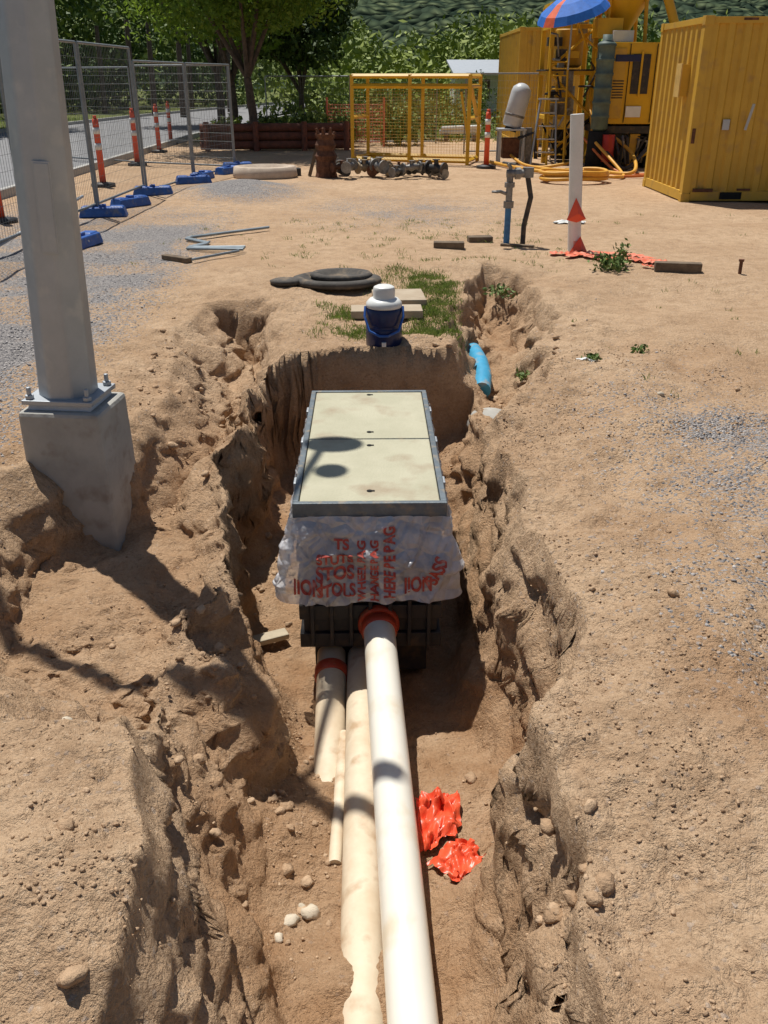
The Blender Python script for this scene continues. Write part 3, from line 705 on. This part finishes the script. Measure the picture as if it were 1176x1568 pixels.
for i in range(20):
    x=random.uniform(3.3,4.5);z=random.uniform(.2,2.6)
    b_.tube([(x,20.45,z),(x+random.uniform(-.25,.25),20.35,z+random.uniform(-.35,.35)),(x+random.uniform(-.4,.4),20.5,z+random.uniform(-.5,.5))],.022,random.choice([m_black,m_brass,m_yel2,m_galv,m_dark]),8)
for i in range(11): b_.box((random.uniform(3.4,4.4),20.6+.03*i,random.uniform(.3,2.6)),(random.uniform(.12,.3),.2,random.uniform(.12,.3)),random.choice([m_black,m_yel2,m_brass,m_galv]))
b_.obj('tower_frame',.006,plant)
b_=MB()
b_.lathe([(.14,2.35),(.16,2.5),(.55,3.15),(.58,3.2),(.58,4.6),(.5,4.8),(.1,4.95)],(4.85,20.6,0),m_yel2,32)
b_.lathe([(.6,3.17),(.6,3.25)],(4.85,20.6,0),m_yel,32)
for a in range(4): b_.tube([(4.85+.5*math.cos(a*1.57+.8),20.6+.5*math.sin(a*1.57+.8),3.2),(4.85+.75*math.cos(a*1.57+.8),20.6+.65*math.sin(a*1.57+.8),.1)],.04,m_yel2,8)
b_.tube([(5.2,20.0,3.9),(5.7,19.8,2.6),(5.95,19.7,2.2)],.09,m_yel2,12)
b_.box((4.5,20.3,2.55),(.5,.5,.35),m_yel2);b_.box((4.75,20.0,2.4),(.4,.2,.2),m_white)
b_.obj('silo',.004,plant)
b_=MB();m_gg=pm('green_grey_paint',(.10,.15,.13),(.07,.10,.09),.6,0,6,.1)
prof=[(.1,.7)]
for k in range(6): z=.75+k*.25;prof+=[(.165,z),(.165,z+.19),(.18,z+.2),(.18,z+.24)]
prof+=[(.16,2.26),(.09,2.3),(.09,2.4)]
b_.lathe(prof,(4.28,19.2,0),m_gg,24);b_.lathe([(.22,0),(.2,.7)],(4.28,19.2,0),m_dark,16)
b_.obj('filter_column',0,plant)
b_=MB();uc=(3.72,20.0,2.84)
m_uo=pm('umbrella_orange',(.75,.13,.05),None,.7);m_ub=pm('umbrella_blue',(.02,.16,.6),None,.7)
n=16;UM=Matrix.Translation(uc)@Euler((R(14),R(-16),0)).to_matrix().to_4x4()
for k in range(n):
    a0=2*math.pi*k/n;a1=2*math.pi*(k+1)/n;mt=(m_ub,m_ub,m_uo,m_uo)[(k+2)%4] if k in(0,1,15,9,10) else m_ub
    ring=[]
    for rr,z in((.02,.30),(.35,.22),(.62,.08),(.72,-.06)):
        ring+=[(rr*math.cos(a0),rr*math.sin(a0),z),(rr*math.cos(a1),rr*math.sin(a1),z)]
    b_.add(ring,[(0,1,3,2),(2,3,5,4),(4,5,7,6)],mt,False,UM)
b_.tube([(uc[0],uc[1],1.8),(uc[0],uc[1],uc[2]+.3)],.018,m_galv,8);b_.obj('umbrella',0)
b_=MB()
for s in(-1,1):
    b_.tube([(3.35+.22*s*1.2,20.0,0),(3.42+.16*s,20.3,1.25)],.022,m_galv,6);b_.tube([(3.4+.22*s,20.75,0),(3.42+.16*s,20.33,1.25)],.018,m_galv,6)
for k in range(1,5): b_.box((3.36+.015*k,20.0+.06*k,.25*k),(.42-.03*k,.09,.025),m_galv)
b_.box((3.42,20.32,1.26),(.4,.14,.03),m_galv);b_.obj('step_ladder')
b_=MB()
M=Matrix.Translation((2.72,20.6,.72))@Matrix.Rotation(R(14),4,'Y')
b_.lathe([(.05,-.02),(.18,.0),(.21,.05),(.21,.66),(.19,.76),(.1,.84),(.03,.86)],(0,0,0),pm('pale_grey_tank',(.55,.58,.60),(.48,.5,.52),.4,0,5),28,M);b_.lathe([(.216,.2),(.216,.25)],(0,0,0),m_brass,28,M)
b_.lathe([(.13,-.06),(.13,.06)],(.0,0,-.03),m_black,16,M)
for sx_ in(-1,1):
    for sy_ in(-1,1): b_.box((2.72+sx_*.25,20.6+sy_*.2,.33),(.05,.05,.64),m_galv)
b_.box((2.72,20.6,.67),(.6,.5,.04),m_galv);b_.box((2.72,20.6,.3),(.35,.35,.4),m_rust);b_.box((3.1,20.6,.35),(.12,.2,.7),m_brass);b_.tube([(2.85,20.4,.5),(3.2,20.4,.62),(3.25,20.4,.1)],.04,m_black,8)
b_.obj('dust_collector_tank',.006)
m_hy=pm('yellow_hose',(.72,.38,.05),(.6,.3,.04),.5,0,9);m_ho=pm('orange_hose',(.62,.17,.04),None,.5)
b_=MB();pts=[]
for i in range(150):
    a=i/150*2*math.pi*4.2;r_=.42+.05*math.sin(a*.37)+.02*math.sin(a*2.1)
    pts.append((3.35+r_*1.25*math.cos(a),16.6+r_*math.sin(a)*.9,.06+.022*i/24+.01*math.sin(a*3)))
b_.tube(pts,.032,m_hy,8);b_.obj('hose_coil')
def hose(pts,r_,mat,name='hose'):
    b_=MB();P=[Vector(p) for p in pts];Q=[]
    for i in range(len(P)-1):
        a=P[max(0,i-1)];b0=P[i];c=P[i+1];d=P[min(len(P)-1,i+2)]
        for k in range(8):
            t=k/8;Q.append(.5*((2*b0)+(-a+c)*t+(2*a-5*b0+4*c-d)*t*t+(-a+3*b0-3*c+d)*t**3))
    Q.append(P[-1]);b_.tube(Q,r_,mat,8);return b_.obj(name)
hose([(2.2,20.4,.05),(2.7,18.7,.05),(3.2,18.0,.05),(3.9,18.6,.05),(4.6,17.6,.06),(4.9,18.8,.3),(4.6,19.3,.6)],.035,m_hy)
hose([(3.0,19.0,.05),(3.6,17.8,.05),(4.2,17.0,.05),(4.5,17.9,.05),(4.2,19.0,.5)],.03,m_hy)
hose([(2.6,21.0,.3),(2.9,19.8,.04),(3.4,19.2,.05),(4.2,19.5,.3),(4.3,20.4,1.2)],.03,m_hy)
hose([(4.0,19.4,.6),(4.5,18.4,.04),(5.0,17.6,.04),(4.4,17.2,.04),(3.9,17.5,.04)],.025,m_ho)
hose([(4.3,19.1,.5),(4.7,18.6,.05),(5.2,18.9,.4)],.04,m_black)
# ------------------------------------------------------------------ stump, ring, fittings
b_=MB();prof=[]
for z in np.linspace(0,.74,9): prof.append((.20-.05*z+random.uniform(-.03,.03),z))
b_.lathe(prof,(-1.07,17.5,0),m_rust,11,smooth=False)
for k in range(7): a=k*.9;b_.tube([(-1.07+.13*math.cos(a),17.5+.13*math.sin(a),.68),(-1.07+.17*math.cos(a),17.5+.17*math.sin(a),.74+random.uniform(.03,.12))],[.05,.02],m_rust,5)
b_.box((-1.3,17.6,.3),(.06,.1,.6),m_wood,ry=.3);b_.obj('rusty_steel_stump')
b_=MB();b_.lathe([(.5,0),(.52,.05),(.5,.20),(.42,.21),(.40,.1),(.05,.08)],(-2.2,17.5,-.01),pm('pale_concrete',(.58,.48,.38),(.45,.36,.28),.9,0,5,.3),32,sx=1.15);b_.obj('concrete_ring')
slab('timber_offcut',-1.68,17.8,(.2,.2,.14),m_black,.3)
def fitting(x,y,z,az,L,r_,mat):
    b_=MB();d=Vector((math.cos(az),math.sin(az),.05));p=Vector((x,y,z))
    b_.tube([p-d*L/2,p-d*L*.2,p,p+d*L*.2,p+d*L/2],[r_*.7,r_*.7,r_*1.15,r_*.7,r_*.7],mat,14)
    for s in(-1,1): b_.tube([p+d*s*L/2,p+d*(s*L/2+.03*s)],r_*1.35,mat,16)
    b_.tube([p,p+Vector((0,-.02,r_*1.7))],r_*.45,mat,10);b_.tube([p+Vector((0,-.02,r_*1.6)),p+Vector((0,-.02,r_*1.75))],r_*.8,mat,12)
    return b_.obj('pipe_fitting')
mats_=[m_brass,m_rust,m_black,m_brass,m_black,pm('tan_pipe',(.4,.3,.18),None,.7)]
for i in range(22):
    x=-.85+1.85*(i/21)+random.uniform(-.05,.05);fitting(x,17.5+random.uniform(-.35,.35),.10+random.uniform(0,.12),random.uniform(0,3.1),random.uniform(.2,.36),random.uniform(.05,.09),mats_[i%6])
b_=MB()
for j in range(3):
    z=.13+.2*j
    b_.tube([(-4.6,24.0+.03*j,z),(-2.6,24.2+.03*j,z+.01),(-.8,24.6+.03*j,z)],.10,m_log,10)
for x in(-4.4,-3.2,-2,-.95): b_.tube([(x,23.86+(x+4.4)*.12,0),(x,23.86+(x+4.4)*.12,.68)],.07,m_log,8)
b_.obj('log_retaining_wall')
b_=MB()
for i in range(22):
    x=-1.5+i*.07;b_.tube([(x,25.6,.1),(x,25.6,1.05)],.008,m_net,3,cap=False)
for j in range(12): z=.12+j*.082;b_.tube([(-1.5,25.6,z),(.0,25.6,z)],.008,m_net,3,cap=False)
for x in(-1.5,0): b_.tube([(x,25.6,0),(x,25.6,1.2)],.03,m_net,6)
b_.obj('orange_mesh_barrier')
b_=MB();b_.box((5.0,46,1.0),(3.6,3,2.0),m_white);b_.box((5.0,45.2,2.1),(4.0,5,.1),m_galv,rx=.12);b_.box((4.4,44.49,1.2),(.8,.02,.8),m_glas);b_.box((5.9,44.49,1.0),(.8,.02,1.8),m_brass);b_.obj('site_shed',.01)
b_=MB()
for k in range(4): b_.tube([(1.6+.05*k,27.8,.25+.1*(k%2)),(2.8,27.9,.28+.1*(k%2))],.06,m_white,8)
b_.box((1.8,27.85,.1),(.1,.5,.2),m_wood);b_.box((2.6,27.85,.1),(.1,.5,.2),m_wood);b_.obj('pvc_pipe_stack')
b_=MB();b_.box((-14.5,33,.9),(.08,.08,1.8),m_galv);b_.box((-14.5,32.95,1.45),(.7,.02,.35),pm('yellow_sign',(.6,.42,.03),None,.5));b_.obj('road_sign')
# ------------------------------------------------------------------ vegetation
def leafmesh(name,C,size,mat,tint,nrm_up=.3):
    n=len(C);a=rng.normal(size=(n,3));a/=np.linalg.norm(a,axis=1)[:,None]
    t=rng.normal(size=(n,3));t[:,2]+=nrm_up;bb=np.cross(a,t);bb/=np.linalg.norm(bb,axis=1)[:,None]
    s=(size*rng.uniform(.6,1.3,n))[:,None]
    Vv=np.stack([C-a*s,C+bb*s*.42,C+a*s,C-bb*s*.42],1).reshape(-1,3)
    return mesh_np(name,Vv,np.arange(4*n).reshape(n,4),[mat],False,attrs={'tint':np.repeat(tint,4)})
m_leafA=tintmat('leaf_bright',(.055,.12,.016),(.20,.28,.04),.55,0,2,.35)
m_leafB=tintmat('leaf_dark',(.025,.055,.013),(.09,.14,.03),.6,0,1,0)
m_leafC=tintmat('leaf_mid',(.05,.10,.022),(.27,.33,.06),.6,0,1,0)
m_bark=pm('bark',(.12,.09,.07),(.06,.045,.035),.95,0,10,.6)
def tree(name,x,y,trunk_h,top,rad,leaf,nleaf,ncl,ls,tr=.11,seed=1):
    rs=random.Random(seed);e=empty(name);b_=MB();base=Vector((x,y,-.05))
    fork=base+Vector((rs.uniform(-.15,.15),0,trunk_h));cl=[]
    b_.tube([base,base+Vector((.02,0,.15)),base.lerp(fork,.5)+Vector((.05,0,0)),fork],[tr*1.5,tr*1.1,tr,tr*.85],m_bark,10)
    nl=7
    for k in range(nl):
        a=2*math.pi*k/nl+rs.uniform(-.3,.3);rr=rad*rs.uniform(.45,.8);zz_=trunk_h+(top-trunk_h)*rs.uniform(.35,.8)
        tip=Vector((x+rr*math.cos(a),y+rr*math.sin(a),zz_));mid=fork.lerp(tip,.5)+Vector((0,0,.25))
        b_.tube([fork,mid,tip],[tr*.6,tr*.38,tr*.12],m_bark,7)
        for q_ in range(4):
            t=rs.uniform(.4,1);p=mid.lerp(tip,t);o=Vector((rs.uniform(-1,1),rs.uniform(-1,1),rs.uniform(-.4,.7)))*rad*.4
            b_.tube([p,p+o*.5+Vector((0,0,.05)),p+o],[tr*.2,tr*.12,tr*.04],m_bark,5);cl.append(p+o)
        cl.append(tip)
    while len(cl)<ncl:
        u=Vector((rs.gauss(0,1),rs.gauss(0,1),rs.gauss(0,1))).normalized()*rs.uniform(.55,1.0)
        cz=(trunk_h+top)/2+.2*(top-trunk_h);p=Vector((x+u.x*rad,y+u.y*rad,cz+u.z*(top-trunk_h)*.52))
        cl.append(p)
    b_.obj('trunk_and_limbs',0,e)
    cl=np.array([c[:] for c in cl]);per_=nleaf//len(cl)
    cs=rng.uniform(.55,1.3,len(cl))*rad*.20
    C=np.repeat(cl,per_,0);g_=rng.normal(size=C.shape);g_/=np.maximum(1,np.linalg.norm(g_,axis=1)/1.9)[:,None]
    C=C+g_*np.repeat(cs,per_)[:,None]*np.array([1,1,.6])
    t=np.clip(np.repeat(rng.uniform(.1,.8,len(cl)),per_)+rng.normal(0,.18,len(C)),0,1)
    o=leafmesh('foliage',C,ls,leaf,t);o.parent=e
tree('shade_tree',-3.3,24.4,1.7,6.0,2.5,m_leafA,34000,110,.08,seed=3)
tree('shade_tree',-4.6,29.5,1.6,6.5,2.6,m_leafA,16000,90,.115,seed=5)
tree('shade_tree',-6.4,38,1.8,7.5,3.0,m_leafB,18000,90,.15,seed=9,tr=.15)
tree('shade_tree',-15.5,34,1.6,8,3.8,m_leafB,18000,90,.17,seed=12,tr=.16)
tree('shade_tree',-3.0,34,1.2,4.5,2.0,m_leafB,12000,70,.12,seed=22,tr=.10)
cs=[];rad_=[];tn=[]
for i in range(120):
    x=rng.uniform(-75,-7);y=rng.uniform(44,85);r_=rng.uniform(2.5,4);hh_=rng.uniform(6,10)
    if x>-13 and y<60: continue
    for k in range(16):
        u=rng.normal(size=3);u/=np.linalg.norm(u);cs.append((x+u[0]*r_,y+u[1]*r_,hh_*.52+u[2]*hh_*.47));rad_.append(rng.uniform(.7,1.3));tn.append(rng.uniform(.0,.45))
for i in range(85):
    x=rng.uniform(-5,45);y=rng.uniform(48,75);r_=rng.uniform(1.6,2.8);hh_=rng.uniform(3.0,4.7)*(y/58)
    yl=rng.random()
    for k in range(14):
        u=rng.normal(size=3);u/=np.linalg.norm(u);cs.append((x+u[0]*r_,y+u[1]*r_,hh_*.5+u[2]*hh_*.46));rad_.append(rng.uniform(.5,.95));tn.append(.3+.7*yl*rng.uniform(.6,1))
cs=np.array(cs);rad_=np.array(rad_);tn=np.array(tn);pp=65
C=np.repeat(cs,pp,0);C=C+rng.normal(size=C.shape)*np.repeat(rad_,pp)[:,None]*.62
C[:,2]=np.abs(C[:,2])
leafmesh('distant_trees',C,.22,m_leafC,np.clip(np.repeat(tn,pp)+rng.normal(0,.15,len(C)),0,1),1.2)
b_=MB()
for i in range(50):
    x=random.uniform(-60,-8);y=random.uniform(44,60);b_.tube([(x,y,0),(x+.1,y,4)],[.16,.1],m_bark,6)
b_.obj('distant_trunks')
def shrub(name,x,y,r_,hh_,n,ls,mat,stems=True):
    C=rng.normal(size=(n,3));C/=np.linalg.norm(C,axis=1)[:,None];C*=rng.random((n,1))**.4
    z=H(x,y);C=C*np.array([r_,r_,hh_*.5])*(1+.35*np.sin(C[:,:1]*9/r_))+np.array([x,y,z+hh_*.5])
    return leafmesh(name,C,ls,mat,rng.random(n))
for x,y,r_,h_ in((-2.0,25.3,.5,.9),(-3.0,25.6,.6,.8),(-1.1,25.8,.4,.8),(-4.1,25.5,.5,.7),(.3,26.3,.7,1.1),(1.2,28.5,.9,1.3),(0,29,.8,1.5),(-.9,31,1.2,1.4),(2.6,30,1.0,.9),(3.6,40,1.2,1.7),(6.2,42,1.3,1.6)):
    shrub('shrub',x,y,r_,h_,1800,.07,m_leafC)
m_weed=tintmat('weed_leaf',(.06,.11,.025),(.20,.27,.08),.6,0,1,0)
shrub('weed',2.14,8.55,.18,.15,300,.03,m_weed);shrub('weed',2.28,8.72,.09,.22,90,.028,m_weed)
shrub('weed',1.36,5.62,.06,.05,60,.02,m_weed);shrub('weed',1.75,5.9,.06,.06,60,.02,m_weed);shrub('weed',.98,6.05,.06,.08,60,.018,m_weed)
shrub('weed',1.05,8.0,.15,.08,120,.025,m_weed)
def blades(name,px,py,hgt,wid,mat):
    n=len(px);hz=terrain(px,py)[0]
    a=rng.uniform(0,6.28,n);ln=rng.normal(0,.5,(n,2))*hgt[:,None]
    B=np.stack([px,py,hz-.004],1);w=np.stack([np.cos(a),np.sin(a),0*a],1)*wid
    T=B+np.stack([ln[:,0],ln[:,1],hgt],1);Mx=B+np.stack([ln[:,0]*.3,ln[:,1]*.3,hgt*.6],1)
    Vv=np.stack([B-w,B+w,Mx+w*.7,T,Mx-w*.7],1).reshape(-1,3)
    return mesh_np(name,Vv,np.arange(5*n).reshape(n,5),[mat],False,attrs={'tint':np.repeat(rng.random(n),5)})
m_gr=tintmat('grass_blade',(.09,.14,.035),(.30,.33,.12),.7,0,5,.3)
def clumps(nc,x0,x1,y0,y1,per_,sp):
    cx=rng.uniform(x0,x1,nc);cy=rng.uniform(y0,y1,nc)
    return np.repeat(cx,per_)+rng.normal(0,sp,nc*per_),np.repeat(cy,per_)+rng.normal(0,sp,nc*per_)
parts=[clumps(90,.25,.62,6.15,8.3,80,.05),clumps(36,-.5,.5,6.15,6.6,50,.04),clumps(30,-.1,.5,7.7,8.6,50,.06),clumps(20,-.5,-.2,6.7,7.3,40,.04),clumps(110,-1.2,2.0,8.6,12,12,.04),clumps(40,-2.5,1.8,9,11.5,8,.03),clumps(30,2,5.5,7.5,12.5,8,.03),clumps(12,1.0,3.2,4.6,7.5,8,.02)]
gx=np.concatenate([p[0] for p in parts]);gy=np.concatenate([p[1] for p in parts])
_,ho,_=terrain(gx,gy);kk=ho>-.12;gx,gy=gx[kk],gy[kk]
blades('grass',gx,gy,rng.uniform(.012,.045,len(gx)),.0028,m_gr)
gx,gy=clumps(1500,-20,22,27.5,44,26,.3)
kk=~((gx<-5.5)&(gx>-13.4));gx,gy=gx[kk],gy[kk]
blades('verge_grass',gx,gy,rng.uniform(.05,.16,len(gx)),.012,m_gr)
crumple('paper_scrap',2.35,11.7,None,.18,.12,.03,m_white,33);crumple('paper_scrap',1.3,5.55,None,.05,.03,.02,m_white,34)
px=np.array([-.30,-.24,-.33,-.27,-.62,1.6,-.9,.9]);py=np.array([1.98,2.02,1.90,2.05,1.9,4.9,2.0,5.6]);hz=terrain(px,py)[0]
scatter('pale_stones',np.stack([px,py,hz+.005],1),np.array([.028,.03,.02,.018,.014,.02,.015,.025]),tintmat('pale_stone',(.58,.50,.38),(.66,.58,.46),.8,.5,30),I2v,I2f,.7,.25)
# ------------------------------------------------------------------ hill
hx=np.linspace(-500,700,300);hy=np.linspace(130,800,150);HX,HY=np.meshgrid(hx,hy);x=HX.ravel();y=HY.ravel()
z=ss(130,560,y)*(70+35*fbm(x*.004,y*.004,3,501))+ss(130,200,y)*(3.5*np.abs(fbm(x*.07,y*.07,3,502))+1.5*fbm(x*.3,y*.3,2,503))-2
ii=np.arange(len(x)).reshape(HX.shape);F=np.stack([ii[:-1,:-1],ii[:-1,1:],ii[1:,1:],ii[1:,:-1]],-1).reshape(-1,4)
m_hill,nt,b=newmat('forested_hill')
tc=nt.nodes.new('ShaderNodeTexCoord').outputs['Object']
vo=nt.nodes.new('ShaderNodeTexVoronoi');vo.inputs['Scale'].default_value=.27;nt.links.new(tc,vo.inputs['Vector'])
sep=nt.nodes.new('ShaderNodeSeparateColor');nt.links.new(vo.outputs['Color'],sep.inputs[0])
c=mixc(nt,sep.outputs[0],(.055,.08,.045),(.15,.18,.095))
c=mixc(nt,rampf(nt,vo.outputs['Distance'],.3,.7),c,(.025,.04,.028))  # shade between tree crowns painted into the colour
c=mixc(nt,mth(nt,'MULTIPLY',rampf(nt,noise(nt,tc,.06,5,.7),.45,.65),.7),c,(.05,.07,.045))
nt.links.new(c,b.inputs['Base Color']);b.inputs['Roughness'].default_value=1;b.inputs['Specular IOR Level'].default_value=0
bp=nt.nodes.new('ShaderNodeBump');bp.inputs['Strength'].default_value=1;bp.inputs['Distance'].default_value=5;bp.invert=True
nt.links.new(vo.outputs['Distance'],bp.inputs['Height']);nt.links.new(bp.outputs['Normal'],b.inputs['Normal'])
mesh_np('hill',np.stack([x,y,z],1),F,[m_hill],True)
# ------------------------------------------------------------------ light & camera
el=R(67);az=math.atan2(-.55,.83)
w=bpy.data.worlds.new("World");scene.world=w;w.use_nodes=True
nt=w.node_tree;sk=nt.nodes.new('ShaderNodeTexSky');sk.sky_type='NISHITA';sk.sun_disc=False;sk.sun_elevation=el;sk.sun_rotation=az
bg=nt.nodes['Background'];nt.links.new(sk.outputs[0],bg.inputs[0]);bg.inputs[1].default_value=.06
sl=bpy.data.lights.new('sun','SUN');sl.energy=5.0;sl.angle=R(.5);sl.color=(1,.96,.89)
so=bpy.data.objects.new('sun',sl);scene.collection.objects.link(so)
dv=Vector((-math.sin(az)*math.cos(el),-math.cos(az)*math.cos(el),-math.sin(el)));so.rotation_euler=dv.to_track_quat('-Z','Y').to_euler();so.location=(0,0,20)
cam=bpy.data.cameras.new('camera');co=bpy.data.objects.new('camera',cam);scene.collection.objects.link(co)
co.location=(0,0,1.65);co.rotation_euler=(R(63.9),0,0);cam.sensor_fit='VERTICAL';cam.sensor_height=24;cam.lens=24*1356/1568;cam.clip_end=3000;cam.clip_start=.05
scene.camera=co
scene.view_settings.view_transform='Standard';scene.view_settings.look='None';scene.view_settings.exposure=0
